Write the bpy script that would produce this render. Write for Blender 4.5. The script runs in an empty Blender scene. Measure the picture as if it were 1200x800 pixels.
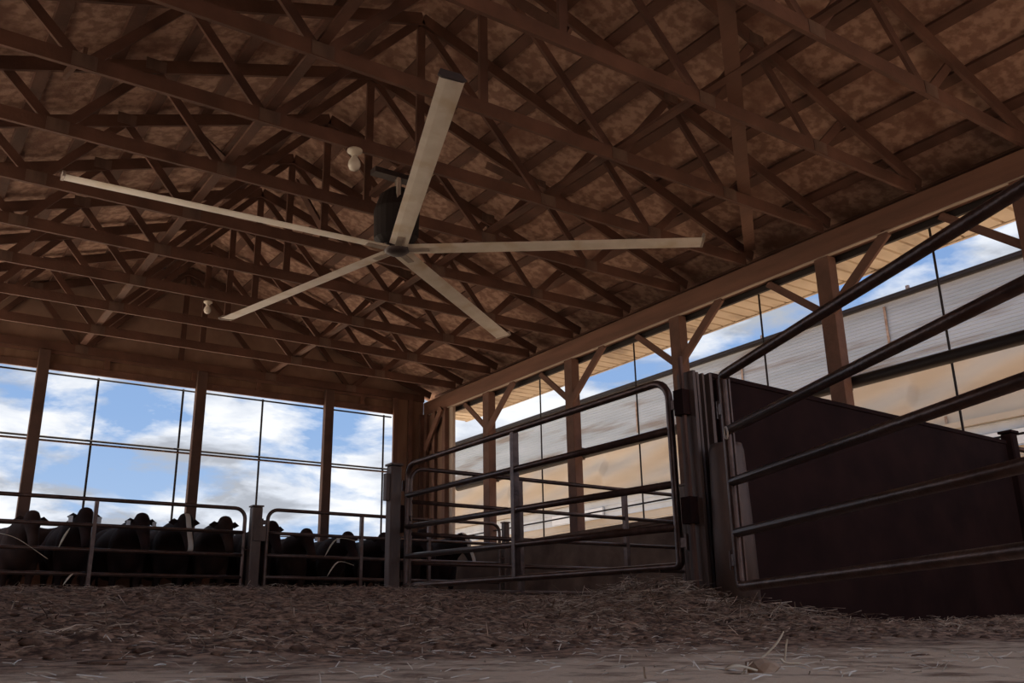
import bpy, bmesh, math, random
from mathutils import Vector, Matrix, noise
random.seed(7)
SC = bpy.context.scene
COL = SC.collection
PI = math.pi

# ------------------------------------------------------------------ camera
YAW, PITCH, ROLL, F = 0.60724, 0.310034, -0.0179178, 1092.1
cy, sy, cp, sp, cr, sr = math.cos(YAW), math.sin(YAW), math.cos(PITCH), math.sin(PITCH), math.cos(ROLL), math.sin(ROLL)
fwd = Vector((sy*cp, cy*cp, sp)); rt = Vector((cy, -sy, 0)); up = rt.cross(fwd)
rt2 = cr*rt + sr*up; up2 = -sr*rt + cr*up
cd = bpy.data.cameras.new('camera'); cam = bpy.data.objects.new('camera', cd); COL.objects.link(cam)
cam.matrix_world = Matrix(((rt2.x, up2.x, -fwd.x, 0), (rt2.y, up2.y, -fwd.y, 0), (rt2.z, up2.z, -fwd.z, 0), (0, 0, 0, 1)))
cd.sensor_fit = 'HORIZONTAL'; cd.sensor_width = 36; cd.lens = 36*F/1200
cd.clip_start = 0.02; cd.clip_end = 2000
SC.camera = cam

# ------------------------------------------------------------------ view, sky, sun
SC.view_settings.view_transform = 'Standard'; SC.view_settings.look = 'None'
SC.view_settings.gamma = 1; SC.view_settings.use_curve_mapping = False
SC.view_settings.exposure = 0.42

def sky():
    w = bpy.data.worlds.new('world'); SC.world = w; w.use_nodes = True
    nt = w.node_tree; N = nt.nodes; L = nt.links; N.clear()
    out = N.new('ShaderNodeOutputWorld'); bg = N.new('ShaderNodeBackground'); L.new(bg.outputs[0], out.inputs[0])
    tc = N.new('ShaderNodeTexCoord')
    sep = N.new('ShaderNodeSeparateXYZ'); L.new(tc.outputs['Generated'], sep.inputs[0])
    def m(op, a, b=None, c=None):
        n = N.new('ShaderNodeMath'); n.operation = op
        for i, v in enumerate((a, b, c)):
            if v is None: continue
            if isinstance(v, (int, float)): n.inputs[i].default_value = v
            else: L.new(v, n.inputs[i])
        return n.outputs[0]
    zz = m('ADD', m('MAXIMUM', sep.outputs['Z'], 0.0), 0.28)
    px = m('DIVIDE', sep.outputs['X'], zz); py = m('DIVIDE', sep.outputs['Y'], zz)
    cmb = N.new('ShaderNodeCombineXYZ'); L.new(px, cmb.inputs[0]); L.new(py, cmb.inputs[1])
    L.new(m('MULTIPLY', sep.outputs['Z'], 3.0), cmb.inputs[2])
    def nz(scale, detail, rough, off, dist=0.0):
        mp = N.new('ShaderNodeMapping'); mp.inputs['Location'].default_value = off; L.new(cmb.outputs[0], mp.inputs[0])
        n = N.new('ShaderNodeTexNoise'); n.inputs['Scale'].default_value = scale; n.inputs['Detail'].default_value = detail
        n.inputs['Roughness'].default_value = rough; n.inputs['Distortion'].default_value = dist; L.new(mp.outputs[0], n.inputs['Vector'])
        return n.outputs['Fac']
    def ramp(v, stops):
        r = N.new('ShaderNodeValToRGB'); L.new(v, r.inputs[0]); e = r.color_ramp.elements
        while len(e) < len(stops): e.new(0.5)
        for x, (p, c) in zip(e, stops): x.position = p; x.color = (*c, 1)
        return r.outputs['Color']
    bias = N.new('ShaderNodeMapRange'); L.new(sep.outputs['X'], bias.inputs[0]); bias.inputs[1].default_value = 0.70; bias.inputs[2].default_value = 0.86; bias.inputs[3].default_value = 0.0; bias.inputs[4].default_value = 0.10
    mask = ramp(m('SUBTRACT', nz(3.0, 12, 0.56, (3.1, 1.7, 0.0), 0.2), bias.outputs[0]), [(0.40, (0, 0, 0)), (0.50, (1, 1, 1))])
    shade = ramp(nz(3.6, 8, 0.55, (8.3, 4.2, 0.4), 0.2), [(0.40, (0.98, 1.0, 1.03)), (0.49, (0.76, 0.81, 0.90)), (0.58, (0.46, 0.49, 0.55))])
    blue = ramp(sep.outputs['Z'], [(0.0, (0.50, 0.65, 0.86)), (0.22, (0.29, 0.46, 0.77)), (0.6, (0.14, 0.27, 0.60))])
    mx = N.new('ShaderNodeMixRGB'); L.new(mask, mx.inputs[0]); L.new(blue, mx.inputs[1]); L.new(shade, mx.inputs[2])
    L.new(mx.outputs[0], bg.inputs[0]); bg.inputs[1].default_value = 0.76
sky()
sd = bpy.data.lights.new('sun', 'SUN'); sd.energy = 9.0; sd.angle = math.radians(0.6); sd.color = (1.0, 0.89, 0.75)
sun = bpy.data.objects.new('sun', sd); COL.objects.link(sun)
sdir = Vector((0.25, 0.20, 0.95)).normalized()          # towards the sun
sun.rotation_euler = sdir.to_track_quat('Z', 'Y').to_euler()

# ------------------------------------------------------------------ materials
def mat(name, c, rough=0.85, metal=0.0, c2=None, scale=4.0, stretch=(1, 1, 1), detail=6, bump=0.0, bscale=None, lo=0.35, hi=0.65, c3=None, s3=1.5, spec=None):
    m_ = bpy.data.materials.new(name); m_.use_nodes = True
    nt = m_.node_tree; N = nt.nodes; L = nt.links; b = N['Principled BSDF']
    b.inputs['Roughness'].default_value = rough; b.inputs['Metallic'].default_value = metal
    if spec is not None: b.inputs['Specular IOR Level'].default_value = spec
    b.inputs['Base Color'].default_value = (*c, 1)
    tc = N.new('ShaderNodeTexCoord'); mp = N.new('ShaderNodeMapping'); L.new(tc.outputs['Object'], mp.inputs[0]); mp.inputs['Scale'].default_value = stretch
    if c2:
        n = N.new('ShaderNodeTexNoise'); n.inputs['Scale'].default_value = scale; n.inputs['Detail'].default_value = detail; L.new(mp.outputs[0], n.inputs['Vector'])
        r = N.new('ShaderNodeValToRGB'); r.color_ramp.elements[0].position = lo; r.color_ramp.elements[1].position = hi
        r.color_ramp.elements[0].color = (*c, 1); r.color_ramp.elements[1].color = (*c2, 1); L.new(n.outputs['Fac'], r.inputs[0]); col = r.outputs[0]
        if c3:
            n3 = N.new('ShaderNodeTexNoise'); n3.inputs['Scale'].default_value = s3; n3.inputs['Detail'].default_value = 4; L.new(mp.outputs[0], n3.inputs['Vector'])
            r3 = N.new('ShaderNodeValToRGB'); r3.color_ramp.elements[0].position = 0.52; r3.color_ramp.elements[1].position = 0.68; L.new(n3.outputs['Fac'], r3.inputs[0])
            mx = N.new('ShaderNodeMixRGB'); L.new(r3.outputs[0], mx.inputs[0]); L.new(col, mx.inputs[1]); mx.inputs[2].default_value = (*c3, 1); col = mx.outputs[0]
        L.new(col, b.inputs['Base Color'])
    if bump:
        nb = N.new('ShaderNodeTexNoise'); nb.inputs['Scale'].default_value = bscale or scale*3; nb.inputs['Detail'].default_value = 8; L.new(mp.outputs[0], nb.inputs['Vector'])
        bp = N.new('ShaderNodeBump'); bp.inputs['Strength'].default_value = bump; bp.inputs['Distance'].default_value = 0.02
        L.new(nb.outputs['Fac'], bp.inputs['Height']); L.new(bp.outputs[0], b.inputs['Normal'])
    return m_
M = {}
M['wood']   = mat('timber', (0.11, 0.055, 0.040), 0.8, c2=(0.18, 0.088, 0.062), scale=3, stretch=(1, 1, 1), bump=0.3, bscale=30)
M['beam']   = mat('header_timber', (0.13, 0.062, 0.042), 0.8, c2=(0.19, 0.09, 0.06), scale=2.0, stretch=(1, 0.35, 4), bump=0.3, bscale=25)
M['truss']  = mat('truss_timber', (0.085, 0.039, 0.027), 0.85, c2=(0.14, 0.066, 0.046), scale=2.5, bump=0.2, bscale=30)
M['osb']    = mat('strand_board', (0.24, 0.132, 0.096), 0.9, c2=(0.42, 0.26, 0.195), scale=10, detail=12, lo=0.42, hi=0.6, bump=0.4, bscale=30, c3=(0.17, 0.08, 0.055), s3=1.6)
M['ply']    = mat('plywood', (0.16, 0.085, 0.055), 0.85, c2=(0.24, 0.14, 0.095), scale=3, stretch=(2, 2, 0.4), bump=0.2)
M['kick']   = mat('concrete_wall', (0.14, 0.085, 0.062), 0.95, c2=(0.22, 0.14, 0.10), scale=2.5, bump=0.4, bscale=14, c3=(0.10, 0.055, 0.04))
M['tube']   = mat('gate_tube', (0.10, 0.06, 0.05), 0.33, 0.65, c2=(0.17, 0.105, 0.085), scale=12, c3=(0.10, 0.05, 0.035), s3=6, bump=0.15, bscale=60)
M['post']   = mat('steel_post', (0.11, 0.068, 0.055), 0.55, 0.3, c2=(0.18, 0.115, 0.09), scale=8, stretch=(1, 1, 0.3), bump=0.2)
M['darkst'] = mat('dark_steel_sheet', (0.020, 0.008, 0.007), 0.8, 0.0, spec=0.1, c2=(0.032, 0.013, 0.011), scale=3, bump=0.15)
M['black']  = mat('black_steel', (0.018, 0.012, 0.012), 0.6, 0.3)
M['blade']  = mat('aluminium_blade', (0.80, 0.72, 0.62), 0.4, 0.0, c2=(0.90, 0.83, 0.74), scale=5, c3=(0.72, 0.60, 0.45), s3=3)
M['motor']  = mat('motor_steel', (0.05, 0.04, 0.045), 0.5, 0.4, c2=(0.08, 0.06, 0.06), scale=8)
M['grey']   = mat('grey_steel', (0.35, 0.29, 0.25), 0.5, 0.4, c2=(0.45, 0.38, 0.33), scale=9)
M['bulb']   = mat('frosted_glass', (0.72, 0.66, 0.58), 0.25)
M['socket'] = mat('white_socket', (0.62, 0.56, 0.48), 0.5)
M['white']  = mat('white_paint', (0.72, 0.74, 0.76), 0.6)
M['tag']    = mat('ear_tag', (0.85, 0.88, 0.92), 0.5)
M['soffit'] = mat('soffit_metal_shadowed', (0.64, 0.54, 0.42), 0.7, c2=(0.76, 0.66, 0.53), scale=1.5, stretch=(1, 1.6, 1), c3=(0.36, 0.29, 0.23), s3=1.0)  # dark noise patches paint shadow blotches into the soffit colour
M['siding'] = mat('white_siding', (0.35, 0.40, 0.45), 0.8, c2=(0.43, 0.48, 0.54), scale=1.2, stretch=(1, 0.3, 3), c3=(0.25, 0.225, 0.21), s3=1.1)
M['curtain']= mat('beige_curtain', (0.46, 0.39, 0.31), 0.9, c2=(0.54, 0.465, 0.375), scale=1.0, stretch=(1, 0.35, 2.0))
M['stain']  = mat('rust_stain', (0.24, 0.15, 0.10), 0.95, c2=(0.40, 0.30, 0.24), scale=14)
M['pale']   = mat('pale_panel', (0.50, 0.53, 0.56), 0.7, c2=(0.58, 0.61, 0.64), scale=2)
M['rooftin']= mat('roof_tin', (0.25, 0.2, 0.19), 0.5, 0.4)
M['edge'] = mat('pale_jamb_lit_edge', (0.42, 0.33, 0.27), 0.6)  # jamb colour, also the painted sunlit line under the header
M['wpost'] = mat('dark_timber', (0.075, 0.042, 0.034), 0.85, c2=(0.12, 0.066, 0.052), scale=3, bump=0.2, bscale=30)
M['gable'] = mat('gable_board', (0.26, 0.165, 0.125), 0.9, c2=(0.36, 0.235, 0.18), scale=3)
M['alley'] = mat('alley_dirt', (0.24, 0.175, 0.125), 0.95, c2=(0.32, 0.24, 0.175), scale=0.8, bump=0.2)
M['bounce_gravel'] = mat('bounce_gravel', (0.58, 0.49, 0.39), 0.95, c2=(0.70, 0.61, 0.50), scale=0.8, bump=0.2)
M['straw']  = mat('straw', (0.18, 0.105, 0.07), 0.8, c2=(0.78, 0.62, 0.48), scale=8, detail=2, lo=0.45, hi=0.68)
M['husk']   = mat('dry_husk', (0.62, 0.48, 0.33), 0.6, c2=(0.80, 0.70, 0.56), scale=30)
M['palehusk']= mat('pale_husk', (0.78, 0.74, 0.70), 0.5, c2=(0.62, 0.50, 0.38), scale=25)
M['clod']   = mat('manure_clod', (0.07, 0.035, 0.024), 0.95, c2=(0.24, 0.14, 0.095), scale=20, bump=0.5)
M['chip']   = mat('wood_chip', (0.30, 0.20, 0.14), 0.8, c2=(0.44, 0.31, 0.22), scale=18)
M['ties']   = mat('pale_rope', (0.70, 0.62, 0.52), 0.8)

def mat_floor():
    m_ = bpy.data.materials.new('barn_floor'); m_.use_nodes = True
    nt = m_.node_tree; N = nt.nodes; L = nt.links; b = N['Principled BSDF']; b.inputs['Roughness'].default_value = 0.9
    tc = N.new('ShaderNodeTexCoord'); sep = N.new('ShaderNodeSeparateXYZ'); L.new(tc.outputs['Object'], sep.inputs[0])
    def nz(s, d, st=(1, 1, 1)):
        mp = N.new('ShaderNodeMapping'); mp.inputs['Scale'].default_value = st; L.new(tc.outputs['Object'], mp.inputs[0])
        n = N.new('ShaderNodeTexNoise'); n.inputs['Scale'].default_value = s; n.inputs['Detail'].default_value = d; n.inputs['Roughness'].default_value = 0.65
        L.new(mp.outputs[0], n.inputs['Vector']); return n.outputs['Fac']
    def ramp(v, a, ca, b_, cb):
        r = N.new('ShaderNodeValToRGB'); L.new(v, r.inputs[0]); e = r.color_ramp.elements
        e[0].position, e[1].position = a, b_; e[0].color = (*ca, 1); e[1].color = (*cb, 1); return r.outputs[0]
    smooth = ramp(nz(7, 12), 0.36, (0.24, 0.15, 0.105), 0.52, (0.72, 0.55, 0.42))
    mulch = ramp(nz(22, 10), 0.42, (0.07, 0.034, 0.023), 0.62, (0.52, 0.33, 0.23))
    # distance of the packed floor edge: y + noise
    a = N.new('ShaderNodeMath'); a.operation = 'MULTIPLY_ADD'; L.new(nz(2.2, 8), a.inputs[0]); a.inputs[1].default_value = 2.6; L.new(sep.outputs['Y'], a.inputs[2])
    k = N.new('ShaderNodeMapRange'); k.inputs[1].default_value = 3.0; k.inputs[2].default_value = 3.5; L.new(a.outputs[0], k.inputs[0])
    mx = N.new('ShaderNodeMixRGB'); L.new(k.outputs[0], mx.inputs[0]); L.new(smooth, mx.inputs[1]); L.new(mulch, mx.inputs[2]); L.new(mx.outputs[0], b.inputs['Base Color'])
    bp = N.new('ShaderNodeBump'); bp.inputs['Strength'].default_value = 0.7; bp.inputs['Distance'].default_value = 0.02
    L.new(nz(35, 8), bp.inputs['Height']); L.new(bp.outputs[0], b.inputs['Normal'])
    return m_
M['floor'] = mat_floor()

# ------------------------------------------------------------------ builders
def obj(name, bm, m, parent=None, smooth=False, kind=None):
    me = bpy.data.meshes.new(name); bm.normal_update(); bm.to_mesh(me); bm.free(); me.materials.append(m)
    if smooth:
        for p in me.polygons: p.use_smooth = True
    o = bpy.data.objects.new(name, me); COL.objects.link(o)
    if parent: o.parent = parent
    if kind: o['kind'] = kind
    return o
def tag(o, label, cat, group=None, kind=None):
    o['label'] = label; o['category'] = cat
    if group: o['group'] = group
    if kind: o['kind'] = kind
    return o
def thing(name, label, cat, loc=(0, 0, 0), rz=0, group=None):
    o = bpy.data.objects.new(name, None); COL.objects.link(o); o.location = loc; o.rotation_euler = (0, 0, rz)
    o.empty_display_size = 0.1
    return tag(o, label, cat, group)
def B(): return bmesh.new()
def box(bm, x0, x1, y0, y1, z0, z1):
    v = [bm.verts.new(p) for p in ((x0, y0, z0), (x1, y0, z0), (x1, y1, z0), (x0, y1, z0), (x0, y0, z1), (x1, y0, z1), (x1, y1, z1), (x0, y1, z1))]
    for f in ((0, 3, 2, 1), (4, 5, 6, 7), (0, 1, 5, 4), (1, 2, 6, 5), (2, 3, 7, 6), (3, 0, 4, 7)): bm.faces.new([v[i] for i in f])
def board(bm, a, b, w, t, side=Vector((0, 1, 0))):
    """plank from a to b; t = thickness along `side`, w = the other way"""
    a, b = Vector(a), Vector(b); d = (b-a).normalized(); s = Vector(side); s = (s - d*s.dot(d)).normalized(); n = d.cross(s)
    vs = []
    for p in (a, b):
        for i, j in ((-1, -1), (1, -1), (1, 1), (-1, 1)): vs.append(bm.verts.new(p + s*(i*t/2) + n*(j*w/2)))
    for f in ((0, 1, 2, 3), (7, 6, 5, 4), (0, 4, 5, 1), (1, 5, 6, 2), (2, 6, 7, 3), (3, 7, 4, 0)): bm.faces.new([vs[i] for i in f])
def tube(bm, pts, r, seg=10, closed=False):
    pts = [Vector(p) for p in pts]; n = len(pts); rings = []; prev = None
    for i, p in enumerate(pts):
        if closed: d = (pts[(i+1) % n]-pts[i-1])
        else: d = pts[min(i+1, n-1)]-pts[max(i-1, 0)]
        d.normalize()
        if prev is None: s = d.orthogonal().normalized()
        else: s = (prev - d*prev.dot(d)).normalized()
        prev = s; t = d.cross(s); rr = r[i] if isinstance(r, (list, tuple)) else r
        rings.append([bm.verts.new(p + (s*math.cos(2*PI*k/seg)+t*math.sin(2*PI*k/seg))*rr) for k in range(seg)])
    for i in range(n if closed else n-1):
        A, Bb = rings[i], rings[(i+1) % n]
        off = 0
        if closed and i == n-1:
            off = min(range(seg), key=lambda q: (A[0].co-Bb[q].co).length)
        for k in range(seg): bm.faces.new((A[k], A[(k+1) % seg], Bb[(k+1+off) % seg], Bb[(k+off) % seg]))
    if not closed:
        bm.faces.new(rings[0][::-1]); bm.faces.new(rings[-1])
def lathe(bm, prof, seg=20, c=(0, 0, 0)):
    rings = [[bm.verts.new((c[0]+r*math.cos(2*PI*k/seg), c[1]+r*math.sin(2*PI*k/seg), c[2]+z)) for k in range(seg)] for r, z in prof]
    for a, b in zip(rings, rings[1:]):
        for k in range(seg): bm.faces.new((a[k], a[(k+1) % seg], b[(k+1) % seg], b[k]))
    bm.faces.new(rings[0][::-1]); bm.faces.new(rings[-1])
def bev(bm, w=0.006):
    bmesh.ops.bevel(bm, geom=bm.edges[:], offset=w, segments=1, affect='EDGES')

# ------------------------------------------------------------------ ground
PROF = [(-6, -0.07), (0.8, -0.062), (1.7, -0.05), (2.4, -0.02), (3.2, 0.04), (4.0, 0.12), (5.0, 0.22), (6.0, 0.30), (7.0, 0.37), (8.0, 0.42), (10, 0.46), (12.6, 0.50), (40, 0.50)]
def base(y):
    for (a, za), (b, zb) in zip(PROF, PROF[1:]):
        if a <= y <= b:
            t = (y-a)/(b-a); return za+(zb-za)*t
    return PROF[0][1]
def ss(a, b, x):
    t = max(0, min(1, (x-a)/(b-a))); return t*t*(3-2*t)
def bump(x, y, cx, cy_, h, r): return h*math.exp(-((x-cx)**2+(y-cy_)**2)/r**2)
def gz(x, y, fine=True):
    z = base(y)
    k = ss(3.9, 4.9, x)*(1-ss(5.0, 7.5, y))
    z = z*(1-k) + min(z, 0.07)*k if z > 0.07 else z
    z += bump(x, y, 4.0, 4.15, 0.17, 0.45) + bump(x, y, 4.2, 8.1, 0.07, 0.5) + bump(x, y, 2.9, 11.8, 0.05, 0.5) + bump(x, y, 3.1, 6.6, 0.05, 0.9)
    if fine:
        a = ss(1.9, 3.0, y)
        z += a*(0.035*noise.fractal(Vector((x*1.3, y*1.3, 0)), 0.8, 2.0, 5) + 0.016*noise.fractal(Vector((x*9, y*9, 3)), 0.7, 2.1, 3))
        z += (1-a)*(0.006*noise.fractal(Vector((x*2.2, y*2.2, 5)), 0.8, 2.0, 5) + 0.0022*noise.noise(Vector((x*30, y*30, 1))))
    return z
def floor():
    bm = B()
    ys = [-4.5]; y = -4.5
    while y < 16.3:
        s = 0.35 if y < 0.2 else (0.02 if y < 1.4 else (0.03 if y < 4 else (0.05 if y < 8.5 else 0.09)))
        y += s; ys.append(y)
    xs = []; x = -0.9
    while x < 9.06:
        xs.append(x); x += 0.035
    rows = [[bm.verts.new((x, y, gz(x, y))) for x in xs] for y in ys]
    for a, b in zip(rows, rows[1:]):
        for i in range(len(xs)-1): bm.faces.new((a[i], a[i+1], b[i+1], b[i]))
    obj('floor', bm, M['floor'], smooth=True, kind='structure')
floor()
bm = B()
# surrounding yard, with the barn's own footprint left out
for x0, x1, y0, y1 in ((-300, -0.85, 6.8, 300), (-0.85, 9.02, 16.2, 300)):
    bm.faces.new([bm.verts.new(p) for p in ((x0, y0, 0.30 if x0 > 5 or y0 > 5 else -0.08), (x1, y0, 0.30 if x0 > 5 or y0 > 5 else -0.08), (x1, y1, 0.30 if x0 > 5 or y0 > 5 else -0.08), (x0, y1, 0.30 if x0 > 5 or y0 > 5 else -0.08))])
g = obj('yard_ground', bm, M['bounce_gravel'], kind='structure')  # unseen ground, made pale to bounce sunlight up into the barn
bm = B(); bm.faces.new([bm.verts.new(p) for p in ((9.02, -300, 0.3), (300, -300, 0.3), (300, 300, 0.3), (9.02, 300, 0.3))])
for x0, x1, y0, y1 in ((-300, -0.85, -300, 6.8), (-0.85, 9.02, -300, -4.4)): bm.faces.new([bm.verts.new(p) for p in ((x0, y0, -0.08), (x1, y0, -0.08), (x1, y1, -0.08), (x0, y1, -0.08))])
obj('alley_ground', bm, M['alley'], kind='structure')  # unseen ground, toned darker to cut the bounce light indoors

# ------------------------------------------------------------------ walls
XR, YB, XL = 9.0, 16.14, -0.72
bm = B(); box(bm, XR+0.02, XR+0.2, -4.5, YB+0.1, -0.1, 1.5); box(bm, XR-0.02, XR+0.24, -4.5, YB+0.1, 1.5, 1.56)
obj('wall_right', bm, M['kick'], kind='structure')
bm = B(); box(bm, XL, XR+0.02, YB+0.02, YB+0.16, 0.2, 1.42); box(bm, XL, XR+0.02, YB, YB+0.2, 1.42, 1.47)
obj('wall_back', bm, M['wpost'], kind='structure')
bm = B(); box(bm, XL-0.2, XL, -4.5, YB+0.1, -0.15, 1.3); box(bm, XL-0.2, XL, -0.5, 6.8, 1.3, 4.3); box(bm, XL-0.2, XL, -0.5, YB, 4.3, 4.62)  # unseen barn side; tall closed part added to block light near the camera
obj('wall_left_blocker', bm, M['kick'], kind='structure')
bm = B(); box(bm, XL, XR, -4.7, -4.5, -0.1, 1.3)  # unseen low wall, added to keep ground bounce off the ceiling
obj('wall_front_blocker', bm, M['kick'], kind='structure')
# plywood corner
t = bpy.data.objects.new('wall_corner', None); COL.objects.link(t); t.location = (8.65, YB, 0); t['kind'] = 'structure'
bm = B(); box(bm, -0.33, 0.34, -0.02, 0.02, 1.47, 4.69); obj('plywood', bm, M['ply'], t)
for x in (-0.35, -0.02, 0.24):
    bm = B(); box(bm, x, x+0.09, -0.07, -0.02, 1.47, 4.62 if x < 0 else 4.35); obj('stud', bm, M['wood'], t)
t = bpy.data.objects.new('wall_side', None); COL.objects.link(t); t.location = (XR, 15.5, 0); t['kind'] = 'structure'
bm = B(); box(bm, 0.02, 0.06, -0.30, 0.62, 1.56, 4.33); obj('plywood', bm, M['ply'], t)
for y in (-0.30, 0.10, 0.42):
    bm = B(); box(bm, -0.05, 0.02, y, y+0.1, 1.56, 4.33); obj('stud', bm, M['wood'], t)
bm = B(); box(bm, 0.03, 0.09, -0.46, -0.33, 1.56, 4.33); obj('jamb_board', bm, M['edge'], t)

# ------------------------------------------------------------------ roof
XM = 4.15; SL = 1/3
def deckz(x): return 4.94 + (9.0-abs(x-XM)-XM)*SL       # underside of the sheets
bm = B()
for s in (1, -1):
    x0, x1 = XM, XM+s*6.15
    for zo in (0, 0.02):
        q = [bm.verts.new(p) for p in ((x0, -0.6, deckz(x0)+zo), (x1, -0.6, deckz(x1)+zo), (x1, YB+0.5, deckz(x1)+zo), (x0, YB+0.5, deckz(x0)+zo))]
        bm.faces.new(q)
obj('ceiling', bm, M['osb'], kind='structure')
bm = B()
gpts = [(XL, 4.70), (XR, 4.70), (XR, deckz(XR)), (XM, deckz(XM)), (XL, deckz(XL))]
for yy in (YB+0.12, YB+0.15): bm.faces.new([bm.verts.new((x, yy, z)) for x, z in gpts])
obj('wall_gable', bm, M['gable'], kind='structure')
# purlins
px_ = 0.35; k = 0
while px_ < 5.9:
    for s in (1, -1):
        x = XM+s*px_
        if x < -0.6: continue
        bm = B(); board(bm, (x, -0.5, deckz(x)-0.022), (x, YB+0.1, deckz(x)-0.022), 0.13, 0.038, side=Vector((s*SL, 0, 1)))
        tag(obj('roof_purlin', bm, M['truss']), 'long flat brown purlin crossing above the truss top chords under the roof boards', 'purlin', 'purlins under the roof boards')
    px_ += 0.61
# trusses
ordw = ['first', 'second', 'third', 'fourth', 'fifth', 'sixth', 'seventh', 'eighth', 'ninth', 'tenth', 'eleventh', 'twelfth', 'thirteenth', 'fourteenth', 'fifteenth']
ty = [YB-0.02-1.223*k for k in range(14)]
def truss(y, label):
    t = thing('roof_truss', label, 'roof truss', (XM, y, 4.62), 0, 'roof trusses')
    h = XR-XM
    def tz(x): return deckz(XM+x)-0.045-0.07-4.62        # centre line of top chord
    bm = B(); box(bm, -h, h, -0.019, 0.019, 0, 0.14); obj('bottom_chord', bm, M['truss'], t)
    for s in (1, -1):
        bm = B(); board(bm, (0, 0, tz(0)), (s*5.0, 0, tz(s*5.0)), 0.14, 0.038); obj('top_chord', bm, M['truss'], t)
    def web(a, b, w=0.09):
        bm = B(); d = 0.03; board(bm, (a[0], 0.036, a[1]), (b[0], 0.036, b[1]), w, 0.034); obj('web', bm, M['truss'], t)
    web((0, 0.05), (0, tz(0)))
    for s in (1, -1):
        n1, n2 = s*1.62, s*3.23
        web((n1, 0.05), (0, tz(0))); web((n1, 0.05), (s*2.42, tz(2.42))); web((n2, 0.05), (s*2.42, tz(2.42)))
        web((n2, 0.05), (s*3.75, tz(3.75)))
        for nx, nzv in ((n1, 0.06), (n2, 0.06), (s*2.42, tz(2.42))):
            bm = B(); box(bm, nx-0.1, nx+0.1, -0.024, -0.0195, nzv-0.05, nzv+0.08); obj('gusset_plate', bm, M['post'], t)
    return t
for k, y in enumerate(ty):
    truss(y, 'brown roof truss with crossed web boards, %s truss counted from the back wall' % ordw[k])
# bracing lying on the trusses
def brace(name, a, b, label, w=0.14):
    bm = B(); c = (Vector(a)+Vector(b))/2
    board(bm, Vector(a)-c, Vector(b)-c, 0.03, w, side=Vector((-(b[1]-a[1]), b[0]-a[0], 0)))
    o = obj(name, bm, M['beam']); o.location = c
    return tag(o, label, 'brace')
brace('diagonal_brace', (4.1, 3.38, 4.785), (8.95, 7.42, 4.785), 'diagonal brace board nailed across the trusses, reaching the header beam on the right')
for x, lab in ((2.53, 'long thin runner board nailed on top of the bottom chords, left of the fan'), (5.77, 'long thin runner board nailed on top of the bottom chords, right of the fan')):
    bm = B(); box(bm, x-0.045, x+0.045, -0.5, YB-0.1, 4.765, 4.80); tag(obj('lateral_brace', bm, M['truss']), lab, 'brace')
# sway braces: steep diagonals between trusses
for x, y0, z1, lab in ((2.53, 8.8, 5.7, 'steep cross brace between two trusses, left of the fan'), (5.77, 7.58, 5.7, 'steep cross brace between two trusses, right of the fan'), (4.2, 10.02, 6.1, 'steep cross brace between two trusses, behind the fan'), (4.2, 5.13, 6.1, 'steep cross brace between two trusses, in front of the fan'), (0.92, 7.58, 5.25, 'low cross brace between two trusses, far left of the fan')):
    bm = B(); board(bm, (x, y0, 4.80), (x, y0+1.2, z1), 0.09, 0.034, side=Vector((1, 0, 0))); tag(obj('cross_brace', bm, M['truss']), lab, 'brace')

# header over the right side
t = thing('header_beam', 'long brown timber header beam above the open right side', 'beam', (XR, 6, 4.33))
bm = B(); box(bm, 0, 0.045, -6.5, 10.14, 0, 0.28); bev(bm); obj('inner_board', bm, M['beam'], t)
bm = B(); box(bm, XR+0.165, XR+0.21, -0.5, YB+0.06, 4.26, 4.62); tag(obj('outer_board', bm, M['black']), 'dark outer board seen as a black band under the header beam', 'board')
bm = B(); box(bm, -0.004, 0.05, -6.5, 10.14, -0.012, -0.001); obj('lit_edge_strip', bm, M['edge'], t)  # pale strip added to paint the beam's sunlit bottom edge
bm = B(); box(bm, 0.046, 0.164, -6.5, 10.14, 0.01, 0.05); obj('filler_board', bm, M['wood'], t)
# soffit + fascia
t = thing('eave_soffit', 'tan ribbed metal soffit under the roof edge outside the right side', 'soffit', (XR+0.215, 6, 4.45))
bm = B()
y = -6.5; prof = []
while y < 10.5:
    prof += [(y, 0.0), (y+0.006, 0.03), (y+0.035, 0.03), (y+0.041, 0.0)]; y += 0.24
prof.append((10.5, 0))
for (a, za), (b, zb) in zip(prof, prof[1:]):
    bm.faces.new([bm.verts.new(p) for p in ((0, a, za), (1.0, a, za), (1.0, b, zb), (0, b, zb))])
obj('ribbed_panel', bm, M['soffit'], t)
bm = B(); box(bm, 1.0, 1.04, -6.5, 10.5, -0.015, 0.14); obj('fascia', bm, M['soffit'], t)

# right hand posts with knee braces
plab = {4.02: 'brown timber post at the right edge of the view under the header beam',
        6.42: 'thick timber post of the right side, above the dark steel panel',
        8.95: 'timber post of the right side, behind the hinge end of the big open gate',
        11.40: 'timber post of the right side, seen through the middle of the big open gate',
        13.85: 'slim timber post of the right side, nearest to the plywood corner',
        1.55: 'timber post of the right side, beside the near end of the slanting gate'}
for y, lab in plab.items():
    t = thing('timber_post', lab, 'post', (XR, y, 1.56), 0, 'timber posts of the right side')
    bm = B(); box(bm, 0.01, 0.162, -0.10, 0.10, 0, 2.768); bev(bm); obj('shaft', bm, M['wood'], t)
    bm = B(); board(bm, (0.02, -0.06, 2.06), (0.02, -0.90, 2.76), 0.12, 0.04, side=Vector((1, 0, 0))); obj('knee_brace', bm, M['wood'], t)
    bm = B(); board(bm, (0.14, 0.06, 2.06), (0.14, 0.92, 2.76), 0.09, 0.04, side=Vector((1, 0, 0))); obj('knee_brace', bm, M['wood'], t)
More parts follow.
